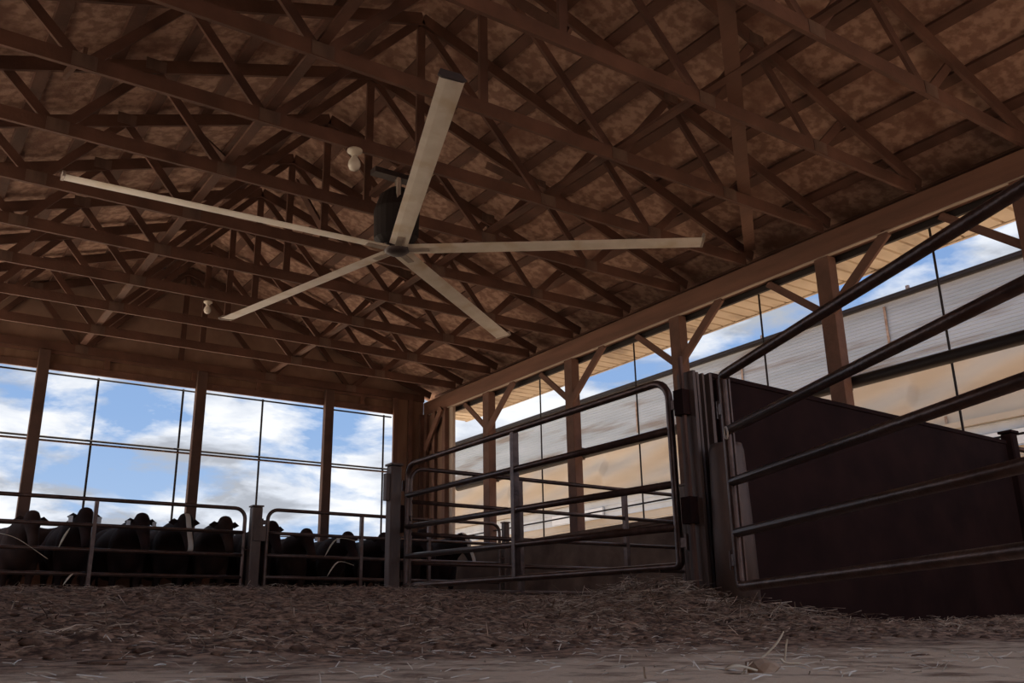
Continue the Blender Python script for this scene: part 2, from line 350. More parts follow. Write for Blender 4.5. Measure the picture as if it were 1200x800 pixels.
t = thing('corner_brace', 'short slanting knee brace in the far right corner under the header beam', 'brace', (XR-0.08, 15.9, 3.6))
bm = B(); board(bm, (0, 0, 0), (0, -0.62, 0.72), 0.13, 0.04, side=Vector((1, 0, 0))); obj('board', bm, M['beam'], t)
# girt running along the right side
t = thing('side_girt', 'dark horizontal tube running along the open right side at half height', 'rail', (XR+0.25, 6, 2.79))
bm = B(); tube(bm, [(0, -10, 0), (0, 9.2, 0)], 0.072, 12); obj('tube', bm, M['black'], t, True)
for y in (-2, 0.42, 2.95, 5.4, 7.85):
    bm = B(); box(bm, -0.03, 0.02, y-0.03, y+0.03, -0.09, 0.10); obj('strap', bm, M['post'], t)
for z, r, lab in ((1.82, 0.012, 'thin cable strung low along the open right side just above the wall'), ):
    bm = B(); tube(bm, [(XR+0.1, -3, z), (XR+0.1, 15, z)], r, 6); tag(obj('steel_cable', bm, M['black']), lab, 'cable')
for y, lab in ((14.3, 'thin dark rod in the far bay of the right side, beside the white jamb'), (12.62, 'thin dark rod hanging between the second and third right side posts from the corner'),
               (10.17, 'thin dark rod hanging between the third post and the open gate hinge'), (7.68, 'thin dark rod hanging left of the thick post above the steel panel'), (5.2, 'thin dark rod hanging right of the thick post above the steel panel')):
    bm = B(); tube(bm, [(XR+0.345, y, 1.30), (XR+0.345, y, 4.44)], 0.014, 6); tag(obj('curtain_rod', bm, M['black']), lab, 'rod', 'thin rods of the right side')

# ------------------------------------------------------------------ back wall: header, posts, window bars
t = thing('back_header', 'brown timber header with short blocks above the back windows', 'beam', (4.15, YB, 4.30))
bm = B(); box(bm, -4.9, 4.15, 0, 0.04, 0, 0.12); bev(bm, 0.004); obj('lower_board', bm, M['wood'], t)
bm = B(); box(bm, -4.9, 4.17, 0, 0.04, 0.27, 0.33); obj('upper_board', bm, M['wood'], t)
bm = B(); box(bm, -4.9, 4.84, 0.08, 0.12, 0.02, 0.42); obj('recessed_board', bm, M['ply'], t)
for x in (-1.19, 0.25, 1.42, 3.5):
    bm = B(); box(bm, x-0.04, x+0.04, 0.0, 0.075, 0.121, 0.269); obj('block', bm, M['beam'], t)
for x, lab in ((1.99, 'timber post of the back windows at the far left behind the cattle'), (4.52, 'middle timber post of the back windows behind the cattle'), (6.93, 'timber post of the back windows nearest to the plywood corner')):
    t = thing('window_post', lab, 'post', (x, YB-0.02, 1.47), 0, 'timber posts of the back windows')
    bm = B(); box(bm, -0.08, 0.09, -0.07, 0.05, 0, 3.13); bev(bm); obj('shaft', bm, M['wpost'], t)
w = bpy.data.objects.new('window_1', None); COL.objects.link(w); w.location = (0, YB+0.14, 0); w['kind'] = 'structure'; w['label'] = 'open back window bars'
for z, r in ((4.27, 0.016), (3.225, 0.018), (3.17, 0.018), (1.84, 0.012)):
    bm = B(); tube(bm, [(XL, 0, z), (8.35, 0, z)], r, 8); obj('rail', bm, M['black'] if z != 3.17 else M['post'], w)
for x in (0.3, 2.88, 4.28, 5.72, 7.05, 8.2):
    bm = B(); tube(bm, [(x, 0.03, 1.42), (x, 0.03, 4.30)], 0.019, 8); obj('mullion', bm, M['black'], w)

# ------------------------------------------------------------------ gates
def gate(name, label, P0, P1, z0, z1, braces=(), r=0.025, cr_=0.14, cat='gate', group='tubular gates', sq=False, m='tube', inner=None):
    """z0 / z1: rail heights top to bottom at either end"""
    P0 = Vector((*P0, 0)); P1 = Vector((*P1, 0)); Lg = (P1-P0).length; ang = math.atan2(P1.y-P0.y, P1.x-P0.x)
    t = thing(name, label, cat, (P0.x, P0.y, z0[-1]), ang, group); zb = z0[-1]
    def pt(u, i=None, z=None):
        if i is not None: z = z0[i]+(z1[i]-z0[i])*u
        return Vector((u*Lg, 0, z-zb))
    c = cr_
    loop = []
    tl, tr, br, bl = pt(0, 0), pt(1, 0), pt(1, -1), pt(0, -1)
    def arc(corner, a0, rad):
        cx = corner.x + (rad if a0 in (90, 180) else -rad); cz = corner.z + (-rad if a0 in (0, 90) else rad)
        return [Vector((cx+rad*math.cos(math.radians(a0+q*15)), 0, cz+rad*math.sin(math.radians(a0+q*15)))) for q in range(7)]
    loop += arc(tr, 0, c) + arc(tl, 90, 0.03 if sq else c) + arc(bl, 180, 0.03) + arc(br, 270, 0.03)
    bm = B(); tube(bm, loop, r, 10, closed=True); obj('frame', bm, M[m], t, True)
    for i in range(1, len(z0)-1):
        bm = B(); a, b = pt(0, i), pt(1, i); tube(bm, [a, b], r*0.96, 10); obj('rail', bm, M[m], t, True)
    for u in braces:
        bm = B(); a, b = pt(u, 0), pt(u, -1); board(bm, a-Vector((0, 0, 0.02)), b+Vector((0, 0, 0.01)), 0.045, 0.056, side=Vector((0, 1, 0))); obj('upright', bm, M[m], t)
    for i in (0, -1):                        # hinge pins at the end P0
        bm = B(); z = pt(0, i).z + (-0.18 if i == 0 else 0.14); box(bm, -0.07, 0.02, -0.012, 0.012, z-0.03, z+0.03); lathe(bm, [(0.016, -0.05), (0.016, 0.05)], 10, (-0.075, 0, z)); obj('hinge', bm, M[m], t)
    bm = B()                                 # latch at the other end
    z = pt(1, 2).z+0.1; tube(bm, [(Lg-0.03, -0.02, z), (Lg+0.02, -0.05, z-0.03), (Lg+0.07, -0.02, z-0.02), (Lg+0.07, 0.03, z+0.02)], 0.009, 6); obj('latch', bm, M[m], t)
    return t
zf = [1.77, 1.45, 1.15, 0.86, 0.575]
gate('tubular_gate', 'round cornered tube gate in front of the black cattle, left of the middle fence post', (-0.60, 12.6), (4.28, 12.6), zf, zf, (2.98/4.88,), r=0.026)
gate('tubular_gate', 'tube gate in front of the cattle, between the middle fence post and the tall post', (4.60, 12.6), (8.44, 12.6), [z+0.01 for z in zf], [z+0.01 for z in zf], (1.42/3.84, 2.55/3.84), r=0.026)
gate('tubular_gate', 'tube gate set crosswise behind the big open gate, with two uprights', (4.36, 8.06), (7.93, 8.0), [1.63, 1.30, 0.99, 0.72, 0.46], [1.60, 1.28, 0.99, 0.72, 0.46], (1.26/3.49, 2.66/3.49), r=0.022)
gate('tubular_gate', 'big five rail tube gate standing open along the aisle, in the middle of the view', (4.235, 4.30), (4.305, 8.02), [1.62, 1.28, 0.93, 0.66, 0.42], [1.65, 1.35, 1.05, 0.775, 0.50], (0.495,), r=0.026)
g4 = gate('tubular_gate', 'large tube gate slanting towards the viewer on the right, in front of the steel panel', (3.82, 3.45), (2.46, 0.22), [1.385, 1.07, 0.79, 0.52, 0.245], [1.35, 1.05, 0.74, 0.485, 0.24], (), r=0.027, sq=True)
bm = B(); tube(bm, [(0.07, 0, 0.02), (0.07, 0, 1.10)], 0.009, 6); obj('rod', bm, M['tube'], g4)
bm = B(); tube(bm, [(0.06+0.02*math.cos(q*PI/5), -0.036, 0.80+0.032*math.sin(q*PI/5)) for q in range(10)], 0.006, 8, closed=True); obj('tie_loop', bm, M['ties'], g4, True)

# fence posts
def steel_post(name, label, x, y, z0, z1, w, cap=True):
    t = thing(name, label, 'post', (x, y, z0))
    h = z1-z0; bm = B(); box(bm, -w/2, w/2, -w/2, w/2, 0, h); bev(bm, 0.012); obj('shaft', bm, M['post'], t)
    if cap:
        bm = B(); box(bm, -w/2-0.01, w/2+0.01, -w/2-0.01, w/2+0.01, h+0.0005, h+0.02); obj('cap', bm, M['post'], t)
    return t
t = steel_post('fence_post', 'square steel fence post between the two gates in front of the cattle', 4.43, 12.6, 0.42, 1.80, 0.14)
bm = B(); box(bm, -0.05, 0.12, -0.1, -0.071, 0.92, 1.12); obj('gate_bracket', bm, M['post'], t)
t = steel_post('fence_post', 'tall steel post at the far end of the big open gate', 4.20, 8.10, 0.40, 1.64, 0.115)
bm = B(); box(bm, 0.058, 0.09, -0.05, 0.05, 0.60, 0.86); obj('gate_bracket', bm, M['darkst'], t)
bm = B(); box(bm, -0.10, -0.058, -0.03, 0.03, 0.9, 1.16); obj('strap', bm, M['post'], t)
steel_post('fence_post', 'short wooden fence post at the right end of the cattle fence', 8.56, 12.6, 0.45, 1.80, 0.10)
steel_post('fence_post', 'steel post at the far end of the crosswise gate, half hidden behind the hinge post', 8.03, 8.0, 0.35, 1.72, 0.10)
# hinge post of the big gate: H-section
t = thing('hinge_post', 'ribbed steel hinge post between the open gate and the dark panel', 'post', (4.235, 4.06, 0.1))
bm = B()
for x0, x1, y0, y1 in ((-0.085, -0.06, -0.07, 0.07), (0.06, 0.085, -0.07, 0.07), (-0.059, 0.059, -0.012, 0.012), (-0.03, -0.012, -0.05, -0.0125), (0.02, 0.035, -0.05, -0.0125)):
    box(bm, x0, x1, y0, y1, 0, 1.50)
obj('shaft', bm, M['post'], t)
for z in (0.55, 1.22):
    bm = B(); box(bm, -0.15, -0.086, -0.03, 0.05, z, z+0.16); obj('bracket', bm, M['darkst'], t)
bm = B(); box(bm, -0.125, -0.105, -0.01, 0.01, 0.05, 1.60); obj('strap', bm, M['wood'], t)
# bollard
t = thing('pipe_bollard', 'wide round steel pipe standing between the hinge post and the slanting gate', 'bollard', (4.25, 3.86, 0.05))
bm = B(); lathe(bm, [(0.125, 0), (0.12, 0.5), (0.105, 1.02), (0.095, 1.06), (0.03, 1.07)], 28); obj('pipe', bm, M['post'], t, True)
bm = B(); lathe(bm, [(0.14, 0.0), (0.14, 0.03), (0.128, 0.035)], 28); obj('base_ring', bm, M['darkst'], t)
# steel sheet panel
t = thing('sheet_fence', 'dark solid steel sheet panel fence behind the slanting gate on the right', 'fence', (4.33, 4.02, 0.10))
bm = B(); 
q = [(0, 0.10), (3.52, 0.13), (3.52, 1.42), (0, 1.50)]
for yy in (0, 0.012):
    bm.faces.new([bm.verts.new((x, yy, z)) for x, z in q])
for (xa, za), (xb, zb_) in zip(q, q[1:]+q[:1]):
    bm.faces.new([bm.verts.new(p) for p in ((xa, 0, za), (xb, 0, zb_), (xb, 0.012, zb_), (xa, 0.012, za))])
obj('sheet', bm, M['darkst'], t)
bm = B(); q = [(0.02, 0.0), (3.50, 0.0), (3.50, 1.05), (0.02, 1.13)]
box(bm, 0.02, 3.50, -0.008, -0.001, -0.03, 1.05); obj('lower_sheet', bm, M['darkst'], t)
bm = B(); board(bm, (0, 0.006, 1.50), (3.52, 0.006, 1.42), 0.03, 0.03); obj('top_edge', bm, M['darkst'], t)
for x in (0.03, 0.09):
    bm = B(); box(bm, x, x+0.03, -0.03, -0.009, 0, 1.47); obj('end_rib', bm, M['darkst'], t)
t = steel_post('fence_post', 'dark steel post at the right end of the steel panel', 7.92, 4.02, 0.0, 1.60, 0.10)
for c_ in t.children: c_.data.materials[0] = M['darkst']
t = thing('pipe_rail', 'dark pipe rails between the steel panel and the right wall', 'rail', (7.98, 4.02, 0.4))
for z in (1.08, 0.75):
    bm = B(); tube(bm, [(0, 0, z), (1.0, 0, z)], 0.022, 10); obj('rail', bm, M['tube'], t, True)

# ------------------------------------------------------------------ ceiling fan
FZ = 3.90
t = thing('ceiling_fan', 'large five blade barn ceiling fan with long aluminium blades hanging from the trusses', 'ceiling fan', (4.137, 8.03, FZ))
def blade(ang, Lb):
    bm = B(); tilt = math.radians(-8.5)
    sec = [(-0.095, 0.000), (-0.06, 0.016), (0.0, 0.022), (0.06, 0.013), (0.095, 0.0), (0.05, -0.004), (-0.04, -0.006)]
    stations = [0.12, 0.3, 0.9, 1.5, 2.1, 2.7, Lb-0.03]
    rings = []
    for r_ in stations:
        rings.append([bm.verts.new((r_, y*math.cos(tilt)-z*math.sin(tilt), y*math.sin(tilt)+z*math.cos(tilt)+0.0)) for y, z in sec])
    for a, b in zip(rings, rings[1:]):
        for k in range(len(sec)): bm.faces.new((a[k], a[(k+1) % len(sec)], b[(k+1) % len(sec)], b[k]))
    bm.faces.new(rings[0]); bm.faces.new(rings[-1][::-1])
    o = obj('blade', bm, M['blade'], t, True); o.rotation_euler = (0, 0, ang)
    for p in o.data.polygons: p.use_smooth = False
    bm = B(); pts = [(-0.11, 0.0), (-0.10, 0.05), (0.05, 0.045), (0.11, 0.005), (0.08, -0.012), (-0.08, -0.012)]
    A = [bm.verts.new((Lb-0.029, y*math.cos(tilt)-z*math.sin(tilt), y*math.sin(tilt)+z*math.cos(tilt))) for y, z in pts]
    C_ = [bm.verts.new((Lb-0.006, v.co.y, v.co.z)) for v in A]
    bm.faces.new(A[::-1]); bm.faces.new(C_)
    for k in range(6): bm.faces.new((A[k], A[(k+1) % 6], C_[(k+1) % 6], C_[k]))
    obj('winglet', bm, M['motor'] if abs(ang+1.93) < 0.2 else M['grey'], o)
    bm = B(); box(bm, 0.05, 0.34, -0.035, 0.035, -0.018, -0.0065); e = obj('blade_strut', bm, M['grey'], t); e.rotation_euler = (0, 0, ang)
for a in (177.4, 104.2, 35.6, -35.5, -110.5): blade(math.radians(a), 3.20)
bm = B(); lathe(bm, [(0.05, -0.055), (0.10, -0.045), (0.13, -0.02), (0.13, 0.03), (0.06, 0.05)], 24); obj('hub', bm, M['motor'], t, True)
bm = B(); lathe(bm, [(0.05, 0.05), (0.12, 0.06), (0.135, 0.12), (0.135, 0.26), (0.11, 0.32), (0.04, 0.34)], 24); obj('motor', bm, M['motor'], t, True)
bm = B(); lathe(bm, [(0.035, 0.34), (0.035, 0.80)], 16); obj('down_tube', bm, M['grey'], t, True)
bm = B()                                             # curved black guard beside the motor
n = 10
for i in range(n):
    a0, a1 = math.radians(150+i*16), math.radians(150+(i+1)*16)
    pr = [(0.17, 0.02), (0.24, 0.10), (0.25, 0.42), (0.19, 0.60), (0.10, 0.68)]
    for (r0, z0), (r1, z1) in zip(pr, pr[1:]):
        bm.faces.new([bm.verts.new((r*math.cos(a), r*math.sin(a), z)) for r, z, a in ((r0, z0, a0), (r0, z0, a1), (r1, z1, a1), (r1, z1, a0))])
bmesh.ops.remove_doubles(bm, verts=bm.verts[:], dist=1e-4)
bmesh.ops.solidify(bm, geom=bm.faces[:], thickness=0.008)
obj('motor_guard', bm, M['black'], t)
for s in (-1, 1):
    bm = B(); box(bm, s*0.09-0.02, s*0.09+0.02, -0.20, -0.17, 0.20, 0.72); obj('mount_strip', bm, M['grey'], t)
bm = B(); box(bm, -0.30, 0.30, -0.06, 0.06, 0.80, 0.86); obj('mount_bar', bm, M['motor'], t)
bm = B(); box(bm, -0.04, 0.04, -0.62, 0.62, 0.861, 0.92); obj('mount_beam', bm, M['truss'], t)

# light bulbs
def bulb(x, y, label, s=1.0):
    t = thing('light_bulb', label, 'light bulb', (x, y, 4.618), 0, 'bare bulbs under the trusses')
    bm = B(); lathe(bm, [(0.075*s, 0), (0.075*s, -0.02*s), (0.05*s, -0.03*s), (0.035*s, -0.06*s)], 20); obj('socket', bm, M['socket'], t, True)
    bm = B(); lathe(bm, [(0.022*s, -0.055*s), (0.032*s, -0.08*s), (0.058*s, -0.13*s), (0.062*s, -0.17*s), (0.045*s, -0.21*s), (0.01*s, -0.225*s)], 20); obj('glass', bm, M['bulb'], t, True)
bulb(3.52, 12.56, 'small bare bulb on the trusses left of the fan, above the back windows', 0.8)
bulb(3.41, 7.56, 'large bare bulb hanging beside the fan motor under the trusses', 1.0)

# ------------------------------------------------------------------ neighbouring building
NX = 16.0
t = thing('neighbouring_barn', 'long pale barn opposite with white siding above beige side curtains', 'building', (NX, 18, 0.3))
def ribbed(z0, z1, n, d, name, m, y0=-17, y1=9, x=0.0):
    bm = B(); h = (z1-z0)/n; pr = []
    for i in range(n):
        z = z0+i*h; pr += [(0, z), (0, z+h*0.78), (-d, z+h*0.84), (-d, z+h*0.94)]
    pr.append((0, z1)); V_ = [[bm.verts.new((x+a, y, b-0.3)) for a, b in pr] for y in (y0, y1)]
    for i in range(len(pr)-1): bm.faces.new((V_[0][i], V_[0][i+1], V_[1][i+1], V_[1][i]))
    return obj(name, bm, m, t)
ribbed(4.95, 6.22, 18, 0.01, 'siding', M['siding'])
# billowing curtain as a modelled sheet with folds
bm = B(); ny, nz_ = 300, 26; rows = []
for j in range(nz_+1):
    z = 3.58 + (4.95-3.58)*j/nz_; row = []
    for i in range(ny+1):
        y = -17 + 26*i/ny; u = 1-(j/nz_)
        wob = 0.07*math.sin(y*0.9+u*4.0+1.0)*math.sin(PI*j/nz_) + 0.085*math.sin((u*9-((y+8.2) % 4.5)*1.9))*math.sin(PI*j/nz_)
        row.append(bm.verts.new((-0.02+wob, y, z-0.3)))
    rows.append(row)
for a, b in zip(rows, rows[1:]):
    for i in range(ny): bm.faces.new((a[i], b[i], b[i+1], a[i+1]))
obj('curtain', bm, M['curtain'], t, True)
bm = B(); box(bm, -0.12, 0.0, -17, 9, 3.18, 3.29); obj('curtain_rail', bm, M['curtain'], t)
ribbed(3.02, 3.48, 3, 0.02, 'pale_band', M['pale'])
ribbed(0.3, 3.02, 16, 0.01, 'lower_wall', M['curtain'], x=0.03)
bm = B(); box(bm, -0.18, 0.05, -17.2, 9.2, 5.93, 5.99); obj('eave_edge', bm, M['black'], t)
bm = B(); bm.faces.new([bm.verts.new(p) for p in ((-0.2, -17.2, 5.99), (-0.2, 9.2, 5.99), (6, 9.2, 7.4), (6, -17.2, 7.4))]); obj('roof', bm, M['rooftin'], t)
for y in (-8.6, -5.0, -2.3):
    bm = B(); box(bm, -0.20, -0.15, y, y+0.06, 5.99, 6.06); obj('roof_vent', bm, M['rooftin'], t)
for y, z0, z1 in ((-7.95, 5.0, 5.85), (-8.85, 3.0, 3.45), (-4.2, 5.0, 5.7), (-0.6, 4.7, 5.5)):
    bm = B(); box(bm, -0.035, -0.022, y, y+0.05, z0, z1); obj('rust_streak', bm, M['stain'], t)
for y in (-9.9, 2.0):
    bm = B(); box(bm, -0.08, -0.03, y-1.1, y+1.1, 2.72, 2.98); obj('window_pane', bm, M['white'], t)

# ------------------------------------------------------------------ cattle
def cow_mesh():
    bm = B()
    def ell(c, r, rx=0.0):
        mt = Matrix.Translation(c) @ Matrix.Rotation(rx, 4, 'X') @ Matrix.Diagonal((*r, 1)); bmesh.ops.create_icosphere(bm, subdivisions=3, radius=1, matrix=mt)
    def limb(pts, rs):
        for (a, b), (ra, rb) in zip(zip(pts, pts[1:]), zip(rs, rs[1:])):
            a, b = Vector(a), Vector(b)
            for k in range(7):
                u = k/6; p = a.lerp(b, u); r_ = ra+(rb-ra)*u; bmesh.ops.create_icosphere(bm, subdivisions=2, radius=r_, matrix=Matrix.Translation(p))
    ell((0, 0.05, 0.80), (0.33, 0.72, 0.34)); ell((0, -0.50, 0.80), (0.27, 0.36, 0.37)); ell((0, 0.62, 0.88), (0.29, 0.34, 0.30)); ell((0, 0.1, 1.02), (0.14, 0.8, 0.14))
    limb([(0, -0.62, 0.93), (0, -0.92, 1.00), (0, -1.12, 1.06)], [0.25, 0.17, 0.14])
    ell((0, -1.16, 1.07), (0.125, 0.13, 0.14)); limb([(0, -1.18, 1.05), (0, -1.34, 0.86), (0, -1.42, 0.76)], [0.115, 0.085, 0.075]); ell((0, -1.44, 0.735), (0.085, 0.06, 0.06)); ell((0, -1.12, 1.16), (0.11, 0.10, 0.07)); ell((0, -0.75, 1.06), (0.13, 0.3, 0.12))
    for s in (-1, 1):
        limb([(s*0.19, -0.55, 0.70), (s*0.19, -0.58, 0.45), (s*0.18, -0.56, 0.40), (s*0.18, -0.55, 0.10), (s*0.18, -0.58, 0.035)], [0.12, 0.075, 0.062, 0.04, 0.055])
        limb([(s*0.20, 0.62, 0.80), (s*0.20, 0.48, 0.62), (s*0.19, 0.76, 0.46), (s*0.19, 0.72, 0.12), (s*0.19, 0.68, 0.035)], [0.17, 0.13, 0.065, 0.042, 0.055])
    ell((0, 0.40, 0.52), (0.14, 0.14, 0.10))
    me = bpy.data.meshes.new('body'); bm.to_mesh(me); bm.free()
    o = bpy.data.objects.new('tmp', me); COL.objects.link(o)
    md = o.modifiers.new('r', 'REMESH'); md.mode = 'VOXEL'; md.voxel_size = 0.028; md.use_smooth_shade = True
    sm = o.modifiers.new('s', 'SMOOTH'); sm.factor = 0.6; sm.iterations = 5
    dg = bpy.context.evaluated_depsgraph_get(); me2 = bpy.data.meshes.new_from_object(o.evaluated_get(dg)); me2.name = 'cow_body'
    bpy.data.objects.remove(o)
    for p in me2.polygons: p.use_smooth = True
    return me2
def hide(name, c, c2, face=None):
    m_ = mat(name, c, 0.9, spec=0.15, c2=c2, scale=2.2, lo=0.45, hi=0.6)
    if face:                         # a blaze down the face
        nt = m_.node_tree; N = nt.nodes; L = nt.links; b = N['Principled BSDF']; src = b.inputs['Base Color'].links[0].from_socket
        tc = N.new('ShaderNodeTexCoord'); sp_ = N.new('ShaderNodeSeparateXYZ'); L.new(tc.outputs['Object'], sp_.inputs[0])
        def mm(op, a, v):
            n = N.new('ShaderNodeMath'); n.operation = op; L.new(a, n.inputs[0]); n.inputs[1].default_value = v; return n.outputs[0]
        ax = mm('LESS_THAN', mm('ABSOLUTE', sp_.outputs['X'], 0), 0.04); ay = mm('LESS_THAN', sp_.outputs['Y'], -1.17)
        pr = N.new('ShaderNodeMath'); pr.operation = 'MULTIPLY'; L.new(ax, pr.inputs[0]); L.new(ay, pr.inputs[1])
        mx = N.new('ShaderNodeMixRGB'); L.new(pr.outputs[0], mx.inputs[0]); L.new(src, mx.inputs[1]); mx.inputs[2].default_value = (*face, 1); L.new(mx.outputs[0], b.inputs['Base Color'])
    return m_
CB = cow_mesh()
H = {'black': hide('black_hide', (0.022, 0.011, 0.010), (0.036, 0.019, 0.017)), 'brown': hide('dark_brown_hide', (0.035, 0.018, 0.014), (0.06, 0.032, 0.024)),
     'blaze': hide('black_hide_white_blaze', (0.022, 0.011, 0.010), (0.036, 0.019, 0.017), (0.62, 0.54, 0.47))}
def ear_bm(s):
    bm = B(); p = [(0.10, -1.11, 1.12), (0.17, -1.10, 1.15), (0.25, -1.09, 1.10), (0.17, -1.09, 1.06)]
    a = [bm.verts.new((s*x, y, z)) for x, y, z in p]; b = [bm.verts.new((s*x, y+0.018, z)) for x, y, z in p]
    bm.faces.new(a); bm.faces.new(b[::-1])
    for k in range(4): bm.faces.new((a[k], b[k], b[(k+1) % 4], a[(k+1) % 4]))
    return bm
def cow(x, y, rz, hidek, label, tags=0, sc=1.0):
    t = thing('cow', label, 'cow', (x, y, gz(x, y, False)-0.01), rz, 'cattle behind the fence'); t.scale = (sc*0.84, sc, sc)
    me = CB.copy(); me.materials.clear(); me.materials.append(H[hidek]); o = bpy.data.objects.new('body', me); COL.objects.link(o); o.parent = t
    for s in (-1, 1):
        e = obj('ear', ear_bm(s), H[hidek], t)
        if tags & (1 if s < 0 else 2):
            bm = B(); box(bm, s*0.20-0.03, s*0.20+0.03, -1.125, -1.117, 1.03, 1.11); obj('ear_tag', bm, M['tag'], e)
    bm = B(); tube(bm, [(0, 0.94, 1.02), (0, 1.01, 0.92), (0, 1.0, 0.6), (0, 0.99, 0.35)], [0.03, 0.022, 0.016, 0.03], 8); obj('tail', bm, H[hidek], t, True)
    return t
cow(1.72, 14.35, 0.04, 'brown', 'dark brown cow at the far left behind the fence', 0, 0.97)
cow(2.40, 14.3, -0.03, 'black', 'black cow with two white tags, left of the upright in the left gate', 3, 1.02)
cow(3.04, 14.3, 0.03, 'black', 'black ear tagged cow facing the fence, right of the upright in the left gate', 3, 1.0)
cow(3.64, 14.3, 0.0, 'blaze', 'black cow with a broad white blaze, left of the middle window post', 0, 1.02)
cow(4.24, 14.35, -0.03, 'brown', 'dark brown cow by the rounded gate corner left of the fence post', 0, 1.02)
cow(4.86, 14.35, 0.03, 'black', 'black cow just right of the square fence post, no ear tags', 0, 1.0)
cow(5.48, 14.35, -0.02, 'brown', 'dark brown cow with one ear tag behind the right hand cattle gate', 2, 0.94)
cow(6.10, 14.35, 0.03, 'black', 'black cow with one ear tag left of the upright in the right hand cattle gate', 1, 0.93)
cow(6.74, 14.35, 0.0, 'black', 'black cow between the gate upright and the tall post', 0, 0.94)
cow(7.40, 14.3, -0.03, 'black', 'black cow seen through the big open gate, just right of the tall post', 0, 1.0)
cow(8.06, 14.3, 0.04, 'blaze', 'white faced cow at the right end of the herd by the wall', 2, 0.98)
cow(1.35, 15.70, PI/2, 'brown', 'dark brown cow sideways in the back row at the leftmost window post', 0, 1.06)
cow(3.75, 15.72, PI/2, 'black', 'black cow sideways in the back row behind the blazed cow', 0, 1.12)
cow(6.1, 15.72, PI/2, 'brown', 'dark brown cow sideways in the back row behind the right hand cattle gate', 0, 1.04)

# ------------------------------------------------------------------ litter
def straw_field(name, label, n, xr, yr, L0, L1, wdt, zup, seed, m, dens=None):
    rnd = random.Random(seed); bm = B()
    for i in range(n):
        for _ in range(20):
            x = rnd.uniform(*xr); y = rnd.uniform(*yr)
            if dens is None or rnd.random() < dens(x, y): break
        z = gz(x, y)+rnd.uniform(0.0, zup)
        a = rnd.uniform(0, 2*PI); tilt = rnd.uniform(-0.15, 0.3) if rnd.random() < 0.9 else rnd.uniform(0.3, 1.1); Ls = rnd.uniform(L0, L1); w_ = wdt*rnd.uniform(0.6, 1.5)
        d = Vector((math.cos(a)*math.cos(tilt), math.sin(a)*math.cos(tilt), math.sin(tilt))); s = Vector((-math.sin(a), math.cos(a), 0))*w_; u = d.cross(s).normalized()*w_
        c = Vector((x, y, z)); bend = Vector((rnd.uniform(-1, 1), rnd.uniform(-1, 1), rnd.uniform(-0.2, 1)))*Ls*0.1
        pts = [c-d*Ls/2, c+bend, c+d*Ls/2]; rings = [[bm.verts.new(p+o_) for o_ in (s, -s, u)] for p in pts]
        for A, C_ in zip(rings, rings[1:]):
            for k in range(3): bm.faces.new((A[k], A[(k+1) % 3], C_[(k+1) % 3], C_[k]))
    return tag(obj(name, bm, m), label, 'straw', kind='stuff')
straw_field('loose_straw', 'loose brown straw and stalks scattered over the dark bedding', 17000, (-0.5, 8.6), (2.6, 12.4), 0.02, 0.10, 0.0018, 0.02, 3, M['straw'])
straw_field('bedding_stalks', 'heaped dark stalks around the foot of the hinge post', 1300, (2.9, 5.0), (3.2, 5.4), 0.05, 0.22, 0.002, 0.05, 5, M['straw'], lambda x, y: math.exp(-((x-4.0)**2+(y-4.1)**2)/0.5))
straw_field('chaff', 'fine pale chaff sprinkled on the packed floor in the foreground', 900, (-0.4, 2.6), (0.9, 3.2), 0.008, 0.05, 0.0012, 0.003, 9, M['palehusk'])
def rock(bm, c, r, seed, flat=0.4):
    rs = random.Random(seed); off = Vector((rs.uniform(0, 99), 0, 0)); vs = bmesh.ops.create_icosphere(bm, subdivisions=2, radius=1, matrix=Matrix.Identity(4))['verts']
    for v in vs:
        k = 1+0.35*noise.noise(v.co*1.7+off); v.co = Vector((v.co.x*r*k*rs.uniform(0.96, 1.04)*1.5, v.co.y*r*k, v.co.z*r*k*flat))+Vector(c)
rnd = random.Random(21); bm = B()
for i in range(1500):
    y = 2.3+9*rnd.random()**1.6; x = rnd.uniform(-0.5, 7.5); r_ = rnd.uniform(0.004, 0.018)
    rock(bm, (x, y, gz(x, y)+r_*0.1), r_, i, 0.6)
tag(obj('bedding_clods', bm, M['clod'], None, True), 'dark crumbly clods covering the bedding in front of the gates', 'bedding', kind='stuff')

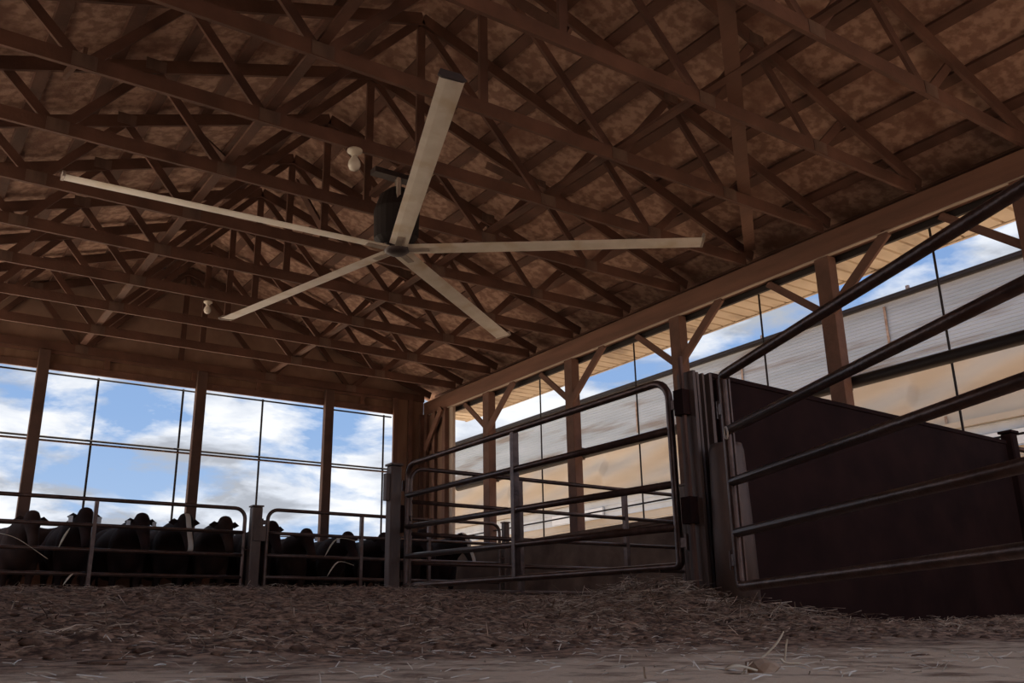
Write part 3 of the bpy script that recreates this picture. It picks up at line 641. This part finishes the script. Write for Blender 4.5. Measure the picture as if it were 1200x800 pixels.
# foreground pieces (laid by ground position)
def ground_at(px, py):
    d = rt2*((px-600)/F)+up2*((400-py)/F)+fwd
    s = 0.3
    while s < 12:
        p = d*s
        if p.z <= gz(p.x, p.y): return p
        s += 0.004
    return d*3
def strip(name, label, pts, w_, m, cat, th=0.002):
    """a dry leaf or stalk: curved strip tapering at both ends"""
    o0 = Vector(pts[0]); P = [Vector(p)-o0 for p in pts]; dense = []
    for i in range(len(P)-1):
        p0 = P[max(i-1, 0)]; p1 = P[i]; p2 = P[i+1]; p3 = P[min(i+2, len(P)-1)]
        for k in range(5):
            u = k/5; dense.append(0.5*((2*p1)+(-p0+p2)*u+(2*p0-5*p1+4*p2-p3)*u*u+(-p0+3*p1-3*p2+p3)*u**3))
    dense.append(P[-1]); bm = B(); rings = []
    for i, p in enumerate(dense):
        d = (dense[min(i+1, len(dense)-1)]-dense[max(i-1, 0)]).normalized(); s = d.cross(Vector((0.3, -0.4, 1))).normalized(); n = s.cross(d)
        u = i/(len(dense)-1); ww = w_*max(0.12, math.sin(PI*min(0.97, u*0.9+0.06)))
        rings.append([bm.verts.new(p+q) for q in (s*ww, n*th+s*ww*0.2, -s*ww, -n*th)])
    for A, C_ in zip(rings, rings[1:]):
        for k in range(4): bm.faces.new((A[k], A[(k+1) % 4], C_[(k+1) % 4], C_[k]))
    bm.faces.new(rings[0][::-1]); bm.faces.new(rings[-1])
    o = obj(name, bm, m, None, True); o.location = o0; return tag(o, label, cat)
Z = Vector((0, 0, 1))
a = ground_at(872, 785); b = ground_at(905, 772)
r_ = rt2
strip('dry_leaf', 'long curved dry leaf blade rising from the floor at the lower right', [a, a+r_*0.035+Z*0.022, a+r_*0.062+Z*0.045, a+r_*0.078+Z*0.066], 0.004, M['husk'], 'leaf')
a = ground_at(826, 786)
strip('corn_husk', 'pale shiny husk strip lying on the floor left of the curved leaf', [a+Z*0.006, a+r_*0.035+Z*0.003, a+r_*0.078+Z*0.002-fwd*0.02], 0.010, M['palehusk'], 'husk')
a = ground_at(850, 789)
strip('corn_husk', 'small curled tan husk touching the pale strip in the foreground', [a+Z*0.006, a+r_*0.02+Z*0.012, a+r_*0.05+Z*0.004], 0.014, M['husk'], 'husk')
a = ground_at(915, 779)
strip('corn_husk', 'short tan husk curl at the lower right, below the thin stem', [a+Z*0.012, a+r_*0.012+Z*0.004, a+r_*0.04+Z*0.003], 0.005, M['husk'], 'husk')
strip('dry_weed', 'thin upright stem with a pale tip at the lower right', [a+r_*0.008+Z*0.004, a+r_*0.013+Z*0.03, a+r_*0.018+Z*0.05], 0.0012, M['husk'], 'stem')
t = thing('wood_chunk', 'broken pale chunk of wood lying behind the husks at the lower right', 'wood piece', tuple(ground_at(893, 787)+Z*0.004), 0.4)
bm = B(); rock(bm, (0, 0, 0.003), 0.026, 77, 0.6); obj('chunk', bm, M['chip'], t)
for px, py, ln, an, lab in ((180, 782, 0.035, 1.2, 'small pale stick near the lower left corner of the floor'), (270, 765, 0.05, 0.1, 'pale flat splinter lying left of the middle of the floor'), (420, 797, 0.03, 0.5, 'tan stalk tip at the bottom edge left of the middle'),
                            (615, 752, 0.05, -0.5, 'short pale stalk on the bedding edge near the middle'), (837, 750, 0.03, 0.0, 'tiny white straw piece right of the middle at the bedding edge'), (840, 766, 0.08, 0.2, 'long low brown stalk on the packed floor right of the middle')):
    a = ground_at(px, py); d = rt*math.cos(an)+Vector((fwd.x, fwd.y, 0))*math.sin(an)
    strip('stalk', lab, [a+Z*0.003, a+d*ln*0.5+Z*0.006, a+d*ln+Z*0.004], 0.003, M['palehusk'], 'stalk')
for px, py, s, lab in ((480, 768, 0.02, 'flat dark clod on the packed floor at the centre of the foreground'), (120, 778, 0.035, 'wide dark clod patch at the lower left of the floor'), (1080, 768, 0.022, 'dark clod on the packed floor at the lower right')):
    p = ground_at(px, py); bm = B(); rock(bm, (0, 0, 0), s, px, 0.22); o = obj('dirt_clod', bm, M['clod'], None, True); o.location = p; tag(o, lab, 'clod')

for pts, lab in (([(2.0, 12.56, 1.16), (2.05, 12.55, 1.30), (2.10, 12.56, 1.40)], 'pale straw stuck upright on a rail of the left cattle gate'),
                 ([(1.35, 12.56, 1.30), (1.55, 12.55, 1.24), (1.9, 12.56, 1.02)], 'long drooping hay stem across the left end of the left cattle gate'),
                 ([(2.1, 12.56, 0.72), (2.16, 12.55, 0.82), (2.2, 12.56, 0.86)], 'short pale straw leaning on the lowest rail of the left cattle gate'),
                 ([(5.45, 12.57, 1.17), (5.62, 12.55, 1.42), (5.95, 12.56, 1.40)], 'arched pale hay stem on the upper rail of the right cattle gate'),
                 ([(5.5, 12.57, 0.90), (5.65, 12.55, 1.10), (5.9, 12.56, 1.06)], 'arched pale hay stem on the lower rail of the right cattle gate')):
    strip('hay_stem', lab, pts, 0.014, M['husk'], 'straw', 0.004)
